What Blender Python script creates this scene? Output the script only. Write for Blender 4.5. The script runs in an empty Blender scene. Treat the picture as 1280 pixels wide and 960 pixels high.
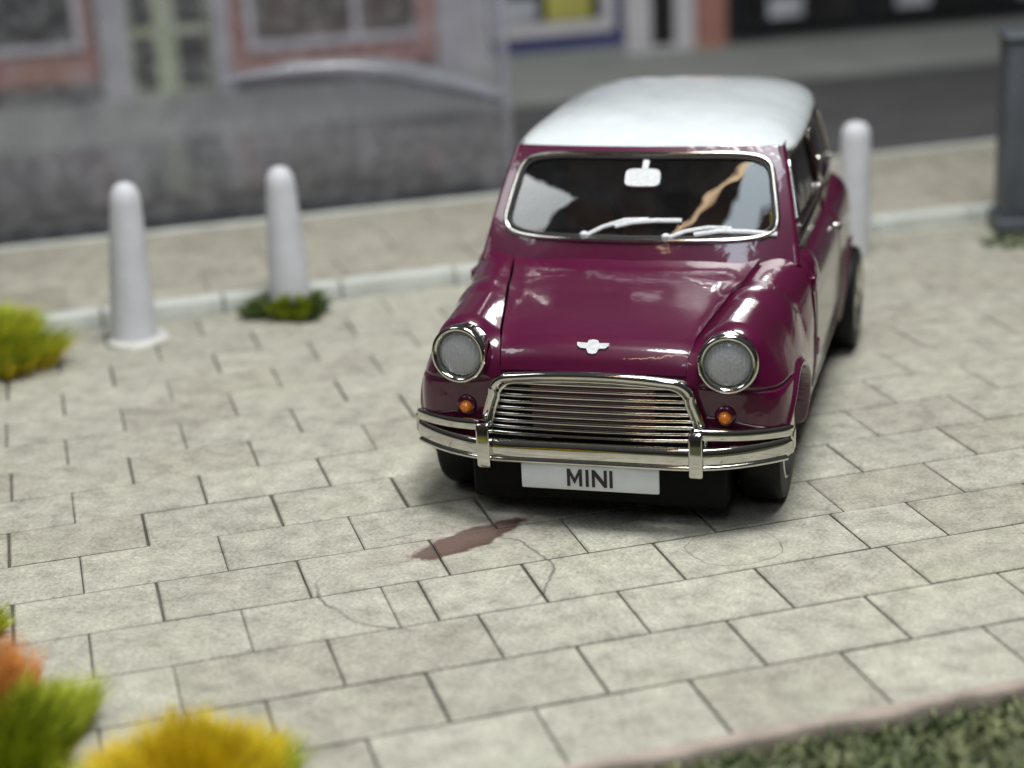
import bpy, bmesh, math, random
import numpy as np
from mathutils import Vector, Matrix
random.seed(7); rng = np.random.default_rng(7)
R = math.radians
S = 1 / 64.0                 # the place is a 1:64 diorama: lengths below are in full-size metres, S turns them into real ones

# ------------------------------------------------------------------ camera
scn = bpy.context.scene
cam_d = bpy.data.cameras.new('camera'); cam = bpy.data.objects.new('camera', cam_d)
scn.collection.objects.link(cam); scn.camera = cam
CP = Vector((1.49217, -5.97815, 2.65349)); YAW, PIT, ROL, FPX = -0.288692, 0.32083, -0.0518, 2196.95
fw = Vector((math.sin(YAW) * math.cos(PIT), math.cos(YAW) * math.cos(PIT), -math.sin(PIT)))
rt = Vector((math.cos(YAW), -math.sin(YAW), 0)); up = rt.cross(fw)
r2 = math.cos(ROL) * rt + math.sin(ROL) * up; u2 = -math.sin(ROL) * rt + math.cos(ROL) * up
cam.matrix_world = Matrix.Translation(CP * S) @ Matrix((r2, u2, -fw)).transposed().to_4x4()
cam_d.sensor_width = 36; cam_d.lens = FPX / 1280 * 36
cam_d.clip_start = 0.002; cam_d.clip_end = 50
cam_d.dof.use_dof = True
cam_d.dof.focus_distance = 6.62 * S
cam_d.dof.aperture_fstop = cam_d.lens / (0.112 * S * 1000)
cam_d.dof.aperture_blades = 0

# ------------------------------------------------------------------ light
world = bpy.data.worlds.new('World'); scn.world = world; world.use_nodes = True
wn = world.node_tree; bg = wn.nodes['Background']
wtc = wn.nodes.new('ShaderNodeTexCoord'); wsep = wn.nodes.new('ShaderNodeSeparateXYZ')
wr = wn.nodes.new('ShaderNodeValToRGB')
wn.links.new(wtc.outputs['Generated'], wsep.inputs[0]); wn.links.new(wsep.outputs['Z'], wr.inputs[0])
wr.color_ramp.elements[0].position = 0.0; wr.color_ramp.elements[0].color = (.10, .085, .07, 1)
wr.color_ramp.elements[1].position = 0.7; wr.color_ramp.elements[1].color = (.33, .34, .36, 1)
wn.links.new(wr.outputs[0], bg.inputs[0]); bg.inputs[1].default_value = 0.22

def area(name, loc, target, sx, sy, power, col, rot=0):
    d = bpy.data.lights.new(name, 'AREA'); d.shape = 'RECTANGLE'; d.size = sx * S; d.size_y = sy * S
    d.energy = power * S * S; d.color = col
    o = bpy.data.objects.new(name, d); scn.collection.objects.link(o)
    o.location = Vector(loc) * S
    q = (Vector(target) - Vector(loc)).to_track_quat('-Z', 'Y')
    o.rotation_euler = (q.to_matrix() @ Matrix.Rotation(rot, 3, 'Z')).to_euler()
    return o
area('ceiling_light_panel', (1.6, .2, 13.0), (.1, .4, 0), 6, 5, 2180, (.99, 1.0, .98))
area('tube_light', (1.4, -4.4, 8.2), (0.2, 1.1, 1.0), .95, 7.5, 190, (.78, .91, 1.0), R(-10))
area('desk_lamp_strip', (-.1, -3.6, 8.0), (0, 1.1, 1.0), .20, 4.6, 34, (1.0, .72, .45), R(-24))
area('added_patch_light', (-4.9, -2.5, 7.3), (-.5, 1.0, 1.1), 2.2, 2.4, 110, (.95, 1.0, 1.0))  # added to put a grey patch in the windscreen; no known lamp
scn.view_settings.view_transform = 'Standard'; scn.view_settings.look = 'None'
scn.view_settings.exposure = 0.0; scn.view_settings.gamma = 1.0
scn.cycles.use_denoising = True
scn.cycles.max_bounces = 10; scn.cycles.transparent_max_bounces = 16

# ------------------------------------------------------------------ materials
def nodes(name):
    m = bpy.data.materials.new(name); m.use_nodes = True
    nt = m.node_tree; return m, nt, nt.nodes['Principled BSDF']
def N(nt, kind, **kw):
    n = nt.nodes.new(kind)
    for k, v in kw.items():
        if k in n.inputs: n.inputs[k].default_value = v
        else: setattr(n, k, v)
    return n
def coords(nt, world_space=False):
    """texture coordinates in full-size metres"""
    if world_space: src = N(nt, 'ShaderNodeNewGeometry').outputs['Position']
    else: src = N(nt, 'ShaderNodeTexCoord').outputs['Object']
    v = N(nt, 'ShaderNodeVectorMath', operation='SCALE'); v.inputs['Scale'].default_value = 1 / S
    nt.links.new(src, v.inputs[0]); return v.outputs[0]
def noise(nt, co, scale, detail=3, rough=.55):
    n = N(nt, 'ShaderNodeTexNoise', Scale=scale, Detail=detail, Roughness=rough); nt.links.new(co, n.inputs['Vector']); return n.outputs['Fac']
def ramp(nt, fac, stops):
    n = N(nt, 'ShaderNodeValToRGB'); cr = n.color_ramp
    while len(cr.elements) < len(stops): cr.elements.new(.5)
    for e, (p, c) in zip(cr.elements, stops): e.position = p; e.color = (*c, 1)
    nt.links.new(fac, n.inputs[0]); return n.outputs[0]
def mixc(nt, fac, a, b, mode='MIX'):
    n = N(nt, 'ShaderNodeMix', data_type='RGBA', blend_type=mode)
    for val, i in ((fac, 0), (a, 6), (b, 7)):
        if hasattr(val, 'is_output'): nt.links.new(val, n.inputs[i])
        elif i == 0: n.inputs[0].default_value = val
        else: n.inputs[i].default_value = (*val, 1)
    return n.outputs[2]
def mth(nt, op, a, b=None, c=None, clamp=False):
    n = N(nt, 'ShaderNodeMath', operation=op); n.use_clamp = clamp
    for i, v in enumerate((a, b, c)):
        if v is None: continue
        if hasattr(v, 'is_output'): nt.links.new(v, n.inputs[i])
        else: n.inputs[i].default_value = v
    return n.outputs[0]
def bump(nt, b, h, dist, strength=1.0):
    n = N(nt, 'ShaderNodeBump', Strength=strength, Distance=dist * S); nt.links.new(h, n.inputs['Height']); nt.links.new(n.outputs[0], b.inputs['Normal'])
def mat(name, col, rough=.5, metal=0., var=.12, scale=8, bmp=0., coat=0., spec=.5, world_space=False):
    """plain material whose colour and gloss vary a little"""
    m, nt, b = nodes(name); co = coords(nt, world_space)
    f = noise(nt, co, scale, 4)
    c2 = tuple(min(1, v * (1 + var)) for v in col); c1 = tuple(v * (1 - var) for v in col)
    nt.links.new(ramp(nt, f, [(.3, c1), (.7, c2)]), b.inputs['Base Color'])
    b.inputs['Roughness'].default_value = rough; b.inputs['Metallic'].default_value = metal
    b.inputs['Coat Weight'].default_value = coat; b.inputs['Coat Roughness'].default_value = .03
    b.inputs['Specular IOR Level'].default_value = spec
    if bmp: bump(nt, b, noise(nt, co, scale * 12, 3), bmp)
    return m
M = {}
def paint(name, col, dust=.06):
    m, nt, b = nodes(name); co = coords(nt)
    f = noise(nt, co, 6, 3); c1 = tuple(v * .93 for v in col); c2 = tuple(v * 1.07 for v in col)
    base = ramp(nt, f, [(.3, c1), (.7, c2)])
    sp = ramp(nt, noise(nt, co, 130, 2), [(.70, (0, 0, 0)), (.76, (1, 1, 1))])      # grains of dust
    nt.links.new(mixc(nt, mth(nt, 'MULTIPLY', sp, dust), base, (.6, .57, .55)), b.inputs['Base Color'])
    b.inputs['Specular IOR Level'].default_value = .25; b.inputs['Roughness'].default_value = .32; b.inputs['Coat Weight'].default_value = 1; b.inputs['Coat Roughness'].default_value = .035
    nt.links.new(mth(nt, 'MULTIPLY_ADD', noise(nt, co, 9, 4), .12, .0), b.inputs['Coat Roughness'])
    n = N(nt, 'ShaderNodeBump', Strength=1, Distance=.0012 * S); nt.links.new(noise(nt, co, 16, 2), n.inputs['Height'])   # thick toy lacquer
    nt.links.new(n.outputs[0], b.inputs['Coat Normal'])
    return m
M['paint'] = paint('maroon_lacquer', (.078, .0022, .028))
M['white'] = paint('white_lacquer', (.60, .64, .66), .03)
M['chrome'] = mat('chrome', (.60, .585, .55), .085, 1, .06, 20)
M['silver'] = mat('silver_print', (.72, .73, .75), .42, .35, .15, 90, .002)
M['black'] = mat('black_plastic', (.004, .004, .004), .6, 0, .2, 20, spec=.15)
M['rubber'] = mat('tyre_rubber', (.006, .006, .006), .5, 0, .25, 14, .001, spec=.2)
M['seat'] = mat('brown_vinyl', (.34, .13, .045), .5, 0, .2, 10)
M['trim'] = mat('dark_trim', (.012, .010, .010), .6, 0, .3, 12)
M['yellow'] = mat('yellow_plastic', (.45, .30, .01), .45)
M['amber'] = mat('amber_lens', (.75, .20, .01), .15, 0, .1, 30, coat=.8)
M['plate'] = mat('plate_white', (.72, .75, .78), .4, 0, .05, 14)
M['ink'] = mat('plate_ink', (.022, .012, .014), .5, 0, .3, 60)
M['lens_dark'] = mat('reflector', (.55, .56, .58), .25, .8, .3, 40)
def glass(name, col, rough, alpha, var=2.2, dust=.015):
    m, nt, b = nodes(name); co = coords(nt)
    tr = N(nt, 'ShaderNodeBsdfTransparent'); tr.inputs[0].default_value = (*col, 1)
    gl = N(nt, 'ShaderNodeBsdfGlossy', Roughness=rough)
    sm = ramp(nt, noise(nt, co, 7, 4), [(.42, (alpha * .8,) * 3), (.75, (alpha * var + dust,) * 3)])
    df = N(nt, 'ShaderNodeBsdfDiffuse'); df.inputs[0].default_value = (.75, .76, .80, 1)
    m1 = N(nt, 'ShaderNodeMixShader'); nt.links.new(sm, m1.inputs[0]); nt.links.new(tr.outputs[0], m1.inputs[1]); nt.links.new(df.outputs[0], m1.inputs[2])
    fr = N(nt, 'ShaderNodeFresnel', IOR=1.5)
    m2 = N(nt, 'ShaderNodeMixShader'); nt.links.new(mth(nt, 'MULTIPLY_ADD', fr.outputs[0], 1.1, .01, True), m2.inputs[0])
    nt.links.new(m1.outputs[0], m2.inputs[1]); nt.links.new(gl.outputs[0], m2.inputs[2])
    n = N(nt, 'ShaderNodeBump', Strength=1, Distance=.004 * S); nt.links.new(noise(nt, co, 3.5, 2), n.inputs['Height'])
    nt.links.new(n.outputs[0], gl.inputs['Normal'])
    nt.links.new(m2.outputs[0], nt.nodes['Material Output'].inputs[0]); return m
M['glass'] = glass('window_glass', (.82, .85, .84), .02, .006, 2, .003)
M['side_glare'] = glass('side_glare_glass', (.80, .83, .84), .08, .34)  # white mixed into the glass stands in for pale grazing reflections
M['acrylic'] = glass('clear_plastic', (.93, .93, .97), .06, .07)
M['acrylic_haze'] = glass('plastic_haze', (.86, .86, .95), .15, .12, 2.5, .02)
M['acrylic_edge_glare'] = glass('plastic_edge_glare', (.80, .80, .94), .15, .26, 1.1, 0)  # pale plastic edge; also colours the modelled reflection band
m, nt, b = nodes('headlamp_glass'); co = coords(nt); M['lens'] = m
b.inputs['Base Color'].default_value = (.80, .82, .86, 1); b.inputs['Roughness'].default_value = .22
b.inputs['Transmission Weight'].default_value = .5; b.inputs['Coat Weight'].default_value = .7
sx = N(nt, 'ShaderNodeSeparateXYZ'); nt.links.new(co, sx.inputs[0])
rib = mth(nt, 'SINE', mth(nt, 'MULTIPLY', sx.outputs[0], 420.))
bump(nt, b, mth(nt, 'ADD', mth(nt, 'MULTIPLY', rib, .18), noise(nt, co, 70, 3)), .004)

# paving stone print: speckle, blotches, the rusty stain and the ring left on it
def paving(name, base, stains):
    m, nt, b = nodes(name); co = coords(nt, True)
    oi = N(nt, 'ShaderNodeObjectInfo')
    f1 = noise(nt, co, 1.1, 5, .6); f2 = noise(nt, co, 9, 6, .7); f3 = noise(nt, co, 70, 3, .7)
    c = ramp(nt, f1, [(.3, tuple(v * .88 for v in base)), (.55, base), (.75, tuple(v * q for v, q in zip(base, (1.08, 1.09, 1.06))))])
    c = mixc(nt, .75, c, ramp(nt, f2, [(.28, (.52, .52, .50)), (.5, (1.0, 1.0, 1.0)), (.74, (1.40, 1.40, 1.38))]), 'MULTIPLY')
    c = mixc(nt, .55, c, ramp(nt, f3, [(.3, (.45, .45, .45)), (.5, (1, 1, 1)), (.70, (1.5, 1.5, 1.5))]), 'MULTIPLY')
    c = mixc(nt, 1, c, ramp(nt, oi.outputs['Random'], [(0, (.91, .90, .89)), (.5, (1.0, 1.0, 1.0)), (1, (1.07, 1.08, 1.08))]), 'MULTIPLY')
    gr = ramp(nt, noise(nt, co, 2.3, 4), [(.55, (0, 0, 0)), (.75, (1, 1, 1))])
    c = mixc(nt, mth(nt, 'MULTIPLY', gr, .22), c, (base[0] * .80, base[1] * .88, base[2] * .70))     # greenish tinge
    if stains:
        wob = N(nt, 'ShaderNodeTexNoise', Scale=7., Detail=3.); nt.links.new(co, wob.inputs['Vector'])
        wv = N(nt, 'ShaderNodeVectorMath', operation='MULTIPLY_ADD'); nt.links.new(wob.outputs['Color'], wv.inputs[0])
        wv.inputs[1].default_value = (.09, .09, 0); nt.links.new(co, wv.inputs[2])
        cw = wv.outputs[0]
        def blob(cx, cy, ang, la, lb):
            mp = N(nt, 'ShaderNodeMapping', vector_type='TEXTURE'); nt.links.new(cw, mp.inputs[0])
            mp.inputs['Location'].default_value = (cx, cy, 0); mp.inputs['Rotation'].default_value = (0, 0, ang); mp.inputs['Scale'].default_value = (la, lb, 1e6)
            ln = N(nt, 'ShaderNodeVectorMath', operation='LENGTH'); nt.links.new(mp.outputs[0], ln.inputs[0]); return ln.outputs['Value']
        d = blob(-.40, -.09, R(55), .40, .115)
        k = ramp(nt, mth(nt, 'ADD', d, mth(nt, 'MULTIPLY', f2, .5)), [(.85, (1, 1, 1)), (1.30, (0, 0, 0))])
        c = mixc(nt, mth(nt, 'MULTIPLY', k, .96), c, mixc(nt, f3, (.020, .010, .008), (.11, .055, .04)))
        d = blob(-.50, -.14, R(55), .48, .14)
        k = ramp(nt, d, [(.5, (1, 1, 1)), (1.1, (0, 0, 0))])
        c = mixc(nt, mth(nt, 'MULTIPLY', k, .16), c, (.42, .30, .26))
        for (cx, cy, rr, amt) in ((-.42, -.45, .42, .75), (.60, .0, .17, .8)):                       # ring marks and a hair crack
            d = blob(cx, cy, 0, rr, rr)
            k = ramp(nt, mth(nt, 'ABSOLUTE', mth(nt, 'SUBTRACT', d, 1.)), [(.006, (1, 1, 1)), (.022, (0, 0, 0))])
            k = mth(nt, 'MULTIPLY', k, ramp(nt, noise(nt, co, 1.6, 2), [(.40, (0, 0, 0)), (.50, (1, 1, 1))]))
            c = mixc(nt, mth(nt, 'MULTIPLY', k, amt), c, (.10, .10, .09))
    ed = ramp(nt, noise(nt, co, 26, 3, .6), [(.68, (0, 0, 0)), (.75, (1, 1, 1))])
    c = mixc(nt, mth(nt, 'MULTIPLY', ed, .22), c, (.10, .095, .085))                                   # specks of dirt
    nt.links.new(c, b.inputs['Base Color'])
    b.inputs['Roughness'].default_value = .62; b.inputs['Specular IOR Level'].default_value = .35
    bump(nt, b, mth(nt, 'ADD', mth(nt, 'MULTIPLY', f2, .7), mth(nt, 'MULTIPLY', f3, .5)), .006)
    return m
M['slab'] = paving('paving_stone', (.385, .368, .308), True)
M['slab_back'] = paving('pavement_stone', (.36, .335, .28), False)
M['joint'] = mat('joint_dirt', (.085, .08, .068), .9, 0, .5, 3, world_space=True)
M['rim'] = mat('board_edge', (.36, .30, .255), .8, 0, .15, 9, .004)
M['kerb'] = mat('kerb_stone', (.55, .57, .53), .6, 0, .14, 7, .006)
M['asphalt'] = mat('asphalt', (.085, .083, .086), .75, 0, .22, 2.2, .004, world_space=True)
M['farpave'] = mat('far_paving', (.27, .285, .27), .75, 0, .12, 1.4, world_space=True)
M['earth'] = mat('turf_earth', (.11, .12, .065), .95, 0, .5, 6, .02)
M['bollard'] = mat('bollard_white', (.58, .58, .62), .55, 0, .07, 9, .0015)
M['glue'] = mat('glue_ring', (.62, .61, .58), .3, 0, .1, 12, .004)
M['postm'] = mat('post_grey', (.075, .085, .10), .5, 0, .2, 4, .003)
M['salmon'] = mat('salmon_brick', (.36, .17, .14), .75, 0, .15, 5)
M['frame'] = mat('frame_white', (.55, .53, .56), .6, 0, .08, 3)
M['pil'] = mat('pilaster_grey', (.42, .41, .43), .7, 0, .1, 2)
M['green'] = mat('door_green', (.42, .47, .30), .6, 0, .1, 3)
M['navy'] = mat('riser_navy', (.035, .04, .16), .55, 0, .15, 3)
M['plinth'] = mat('plinth_dark', (.055, .055, .06), .75, 0, .25, 3)
M['shopblack'] = mat('shop_black', (.015, .016, .019), .5, 0, .3, 2)
M['pane'] = mat('shop_pane', (.018, .016, .016), .3, 0, .7, 1.6)
M['pane_brown'] = mat('shop_pane_warm', (.075, .05, .038), .3, 0, .7, 1.8)
M['goods_y'] = mat('goods_yellow', (.45, .42, .10), .6, 0, .2, 3)
M['goods_w'] = mat('goods_pale', (.40, .41, .46), .6, 0, .25, 3)
def flock(name, a, bcol):
    m, nt, b = nodes(name); co = coords(nt, True)
    nt.links.new(ramp(nt, noise(nt, co, 9, 3), [(.35, a), (.65, bcol)]), b.inputs['Base Color'])
    b.inputs['Roughness'].default_value = .7; b.inputs['Subsurface Weight'].default_value = 0
    return m
M['f_green'] = flock('flock_green', (.26, .32, .015), (.50, .54, .03))
M['f_yellow'] = flock('flock_yellow', (.66, .48, .012), (.88, .72, .03))
M['f_orange'] = flock('flock_orange', (.62, .20, .03), (.80, .38, .10))
M['f_moss'] = flock('flock_moss', (.03, .07, .02), (.15, .20, .05))
M['f_turf'] = flock('flock_turf', (.07, .11, .04), (.30, .31, .16))

# ------------------------------------------------------------------ helpers
COL = scn.collection
def link(name, mesh, parent=None, loc=None):
    o = bpy.data.objects.new(name, mesh); COL.objects.link(o)
    if parent: o.parent = parent
    if loc is not None: o.location = loc
    return o
def tag(o, label=None, cat=None, group=None, kind=None):
    for k, v in (('label', label), ('category', cat), ('group', group), ('kind', kind)):
        if v: o[k] = v
    return o
def thing(name, label, cat, loc=(0, 0, 0), rz=0, group=None):
    o = link(name, None, None, loc); o.rotation_euler[2] = rz; o.empty_display_size = .1 * S
    return tag(o, label, cat, group)
class MB:
    """collects shapes, builds one mesh"""
    def __init__(s): s.v = []; s.f = []
    def add(s, v, f):
        k = len(s.v); s.v += [tuple(p) for p in v]; s.f += [tuple(i + k for i in q) for q in f]; return s
    def box(s, lo, hi, bev=0.0):
        x0, y0, z0 = lo; x1, y1, z1 = hi
        if bev <= 0:
            return s.add([(x, y, z) for z in (z0, z1) for y in (y0, y1) for x in (x0, x1)],
                         [(0, 2, 3, 1), (4, 5, 7, 6), (0, 1, 5, 4), (2, 6, 7, 3), (0, 4, 6, 2), (1, 3, 7, 5)])
        bm = bmesh.new(); bmesh.ops.create_cube(bm, size=1)
        for v in bm.verts: v.co = Vector(((x0 + x1) / 2 + v.co.x * (x1 - x0), (y0 + y1) / 2 + v.co.y * (y1 - y0), (z0 + z1) / 2 + v.co.z * (z1 - z0)))
        bmesh.ops.bevel(bm, geom=bm.edges[:], offset=bev, segments=3, profile=.5, affect='EDGES')
        bm.verts.index_update(); s.add([v.co[:] for v in bm.verts], [[v.index for v in f.verts] for f in bm.faces]); bm.free(); return s
    def lathe(s, prof, axis='z', n=32, at=(0, 0, 0), cap=True):
        v = []; f = []
        for (r, h) in prof:
            for i in range(n):
                a = 2 * math.pi * i / n; p = (r * math.cos(a), r * math.sin(a), h)
                if axis == 'x': p = (h, p[0], p[1])
                elif axis == 'y': p = (p[0], h, p[1])
                v.append((p[0] + at[0], p[1] + at[1], p[2] + at[2]))
        for j in range(len(prof) - 1):
            for i in range(n): f.append((j * n + i, j * n + (i + 1) % n, (j + 1) * n + (i + 1) % n, (j + 1) * n + i))
        if cap: f.append(tuple(range(n))[::-1]); f.append(tuple(range((len(prof) - 1) * n, len(prof) * n)))
        return s.add(v, f)
    def tube(s, pts, rad, n=8, closed=False, flat=1.0, nrm=None):
        pts = [Vector(p) for p in pts]; K = len(pts); v = []; f = []
        rad = rad if isinstance(rad, (list, tuple)) else [rad] * K
        for i, p in enumerate(pts):
            a = pts[(i - 1) % K] if (closed or i) else p; b2 = pts[(i + 1) % K] if (closed or i < K - 1) else p
            t = (b2 - a).normalized()
            ref = Vector(nrm[i]) if nrm else (Vector((0, 0, 1)) if abs(t.z) < .9 else Vector((0, 1, 0)))
            e = t.cross(ref).normalized(); g = e.cross(t)
            for j in range(n):
                q = 2 * math.pi * j / n; v.append(p + rad[i] * (math.cos(q) * e + flat * math.sin(q) * g))
        for i in range(K if closed else K - 1):
            for j in range(n):
                f.append((i * n + j, i * n + (j + 1) % n, ((i + 1) % K) * n + (j + 1) % n, ((i + 1) % K) * n + j))
        if not closed: f.append(tuple(range(n))[::-1]); f.append(tuple(range((K - 1) * n, K * n)))
        return s.add(v, f)
    def prism(s, poly, d0, d1, plane='xz'):
        """polygon in a plane, extruded between two depths along the third axis"""
        def P(a, b, d): return (a, d, b) if plane == 'xz' else (d, a, b) if plane == 'yz' else (a, b, d)
        n = len(poly)
        return s.add([P(a, b, d0) for a, b in poly] + [P(a, b, d1) for a, b in poly],
                     [tuple(range(n)), tuple(range(n, 2 * n))[::-1]] + [(i, i + n, (i + 1) % n + n, (i + 1) % n) for i in range(n)])
    def mesh(s, name, m, smooth=None):
        me = bpy.data.meshes.new(name); me.from_pydata(s.v, [], s.f); me.materials.append(m)
        bm = bmesh.new(); bm.from_mesh(me); bmesh.ops.recalc_face_normals(bm, faces=bm.faces[:]); bm.to_mesh(me); bm.free()
        if smooth is not None: shade(me, smooth)
        return me
    def build(s, name, m, parent=None, smooth=None, loc=None): return link(name, s.mesh(name, m, smooth), parent, loc)
def shade(me, ang):
    me.polygons.foreach_set('use_smooth', [True] * len(me.polygons))
    try: me.set_sharp_from_angle(angle=R(ang))
    except Exception: pass

# ------------------------------------------------------------------ plaza: its axes are turned 31.3 degrees from the car's
PA = R(31.3); E1 = Vector((math.cos(PA), math.sin(PA), 0)); E2 = Vector((-math.sin(PA), math.cos(PA), 0))
def plz(s, t, z=0.0): return E1 * s + E2 * t + Vector((0, 0, z))
def frame(name, mb, m, kind='structure', smooth=None, loc=(0, 0)):
    o = mb.build(name, m, None, smooth, plz(*loc)); o.rotation_euler[2] = PA; tag(o, kind=kind); return o
T_EDGE = -1.60; T_KERB = 3.74; T_ROAD = 5.62; T_FAR = 9.5; T_SHOP = 11.8; S0, S1 = -4.6, 6.0
bed = frame('paving', MB().box((S0, T_EDGE, -.06), (S1, T_KERB, -.014)), M['joint'])
tag(bed, 'pale grey-beige stone paving laid in courses under the car', 'paving')
def slab_mesh(w, d):
    b_ = .006; h = .0; mb = MB(); x, y = w / 2, d / 2
    mb.add([(-x, -y, -.03), (x, -y, -.03), (x, y, -.03), (-x, y, -.03), (-x, -y, h - .005), (x, -y, h - .005), (x, y, h - .005), (-x, y, h - .005),
            (-x + b_, -y + b_, h), (x - b_, -y + b_, h), (x - b_, y - b_, h), (-x + b_, y - b_, h)],
           [(8, 9, 10, 11)] + [(4 + i, 4 + (i + 1) % 4, 8 + (i + 1) % 4, 8 + i) for i in range(4)] + [(i, (i + 1) % 4, 4 + (i + 1) % 4, 4 + i) for i in range(4)])
    return mb.mesh('paving_slab', M['slab'])
PITCH, COURSE = .516, .349; slab_cache = {}
t0 = T_EDGE + .022; k = 0
tlines = [-1.57 + COURSE * i for i in range(15)] + [3.66, T_KERB - .004]
tlines[0] = T_EDGE + .004
for k in range(len(tlines) - 1):
    ta, tb = tlines[k], tlines[k + 1]
    if tb - ta < .05: tb = ta + .06
    off = (-1.88 if k % 2 == 1 else -1.62)
    cuts = [off + PITCH * i + random.uniform(-.008, .008) for i in range(-5, 15)]
    if k == 3: cuts = sorted([c for c in cuts if abs(c - .66) > .12] + [.905, -.72])
    cuts = [S0] + [c for c in cuts if S0 + .1 < c < S1 - .1] + [S1]
    for a, b_ in zip(cuts[:-1], cuts[1:]):
        gx, gy = random.uniform(.006, .011), .0115 + .002 * math.sin(k * 2.1)
        key = (round(b_ - a - gx, 2), round(tb - ta - gy, 3))
        if key not in slab_cache: slab_cache[key] = slab_mesh(*key)
        o = link('paving_slab', slab_cache[key], bed, ((a + b_) / 2, (ta + tb) / 2, random.uniform(-.0025, .0)))
        o.rotation_euler = (random.gauss(0, .002), random.gauss(0, .002), random.gauss(0, .0015))
# torn pale edge of the paving board
mb = MB(); pts = []
for i in range(160):
    s_ = S0 + (S1 - S0) * i / 159; w = .016 + .010 * math.sin(i * .9) * math.sin(i * .23) + random.uniform(0, .008)
    pts.append((s_, T_EDGE - .004 - w * 1.5, T_EDGE))
v = []; f = []
for i, (s_, a, b_) in enumerate(pts): v += [(s_, a, -.07), (s_, a, -.012), (s_, a + .012, .002), (s_, b_ + .006, .004), (s_, b_ + .006, -.07)]
for i in range(len(pts) - 1):
    for j in range(4): f.append((i * 5 + j, i * 5 + j + 1, i * 5 + j + 6, i * 5 + j + 5))
mb.add(v, f); tag(frame('paving_edge', mb, M['rim'], smooth=50), 'torn pale cardboard rim between the paving and the turf', 'edging')
# turf in front
tb_ = frame('turf_ground', MB().box((S0, -4.4, -.20), (S1, T_EDGE - .02, -.055)), M['earth']); tag(tb_, 'dark earth under the green turf', 'ground')
def blades(n, place, h, w, lean, seed):
    """upright flock fibres: n narrow bent blades"""
    g = np.random.default_rng(seed); P = place(n, g)
    a = g.uniform(0, 2 * np.pi, n); hh = h * g.uniform(.55, 1.15, n); ll = lean * g.uniform(.2, 1.2, n); d = g.uniform(0, 2 * np.pi, n)
    ox = np.stack([np.cos(a), np.sin(a), 0 * a], 1) * (w / 2); ld = np.stack([np.cos(d), np.sin(d), 0 * d], 1)
    lean0 = P[:, 3:6] if P.shape[1] > 3 else 0
    P = P[:, :3]; mid = P + ld * (ll * .35)[:, None] + lean0 * .5 * hh[:, None]; mid[:, 2] += hh * .55
    tip = P + ld * ll[:, None] + lean0 * hh[:, None]; tip[:, 2] += hh
    v = np.concatenate([P - ox, P + ox, mid + ox * .9, mid - ox * .9, tip], 0)
    i = np.arange(n); fa = [(int(q), int(q + n), int(q + 2 * n), int(q + 3 * n)) for q in i] + [(int(q + 3 * n), int(q + 2 * n), int(q + 4 * n)) for q in i]
    return v.tolist(), fa
def turf(n, g): return np.stack([g.uniform(S0 + .05, S1 - .05, n), T_EDGE - .06 - 2.6 * g.uniform(0, 1, n) ** 1.3, np.full(n, -.06)], 1)
o = frame('turf', MB(), M['f_turf'], 'stuff')
v, f = blades(42000, turf, .055, .018, .05, 3); o.data.from_pydata(v, [], f)
tag(o, 'mottled green flock turf beyond the torn paving edge', 'turf')

# kerb, pavement, road, far pavement
kb = frame('kerb', MB().box((S0 - 5, T_KERB + .01, -.1), (12, T_KERB + .12, .0)), M['joint']); tag(kb, 'pale stone kerb behind the paving', 'kerb')
km = MB().box((-.33, -.06, -.1), (.33, .06, .085), .014).mesh('kerb_stone', M['kerb'], 40)
for i in range(24):
    link('kerb_stone', km, kb, (-9 + i * .672 + .33, T_KERB + .062 + random.uniform(-.006, .006), random.uniform(-.004, .004)))
pv = frame('pavement', MB().box((-12, T_KERB + .124, -.1), (16, T_ROAD, .058)), M['rim']); tag(pv, 'beige pavement strip behind the kerb', 'pavement')
sm = {}
for r_ in range(3):
    ta = T_KERB + .128 + r_ * .583
    for i in range(26):
        w = .80; a = -9 + i * w + (.4 if r_ % 2 else 0)
        if 'm' not in sm: sm['m'] = MB().box((-w / 2 + .006, -.287, -.03), (w / 2 - .006, .287, .07)).mesh('pavement_slab', M['slab_back'])
        link('pavement_slab', sm['m'], pv, (a + w / 2, ta + .29, random.uniform(-.002, 0)))
ks = frame('road_kerb', MB().box((-12, T_ROAD + .004, -.1), (16, T_ROAD + .09, .072), .01), M['kerb']); tag(ks, 'thin pale kerb edge along the dark road', 'kerb')
tag(frame('road', MB().box((-30, T_ROAD + .0, -.2), (34, T_FAR, -.004)), M['asphalt']), 'dark grey asphalt road behind the bollards', 'road')
tag(frame('far_pavement', MB().box((-30, T_FAR + .002, -.2), (34, T_SHOP + .6, .05), .01), M['farpave']), 'grey-green pavement before the shop fronts', 'pavement')

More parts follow.
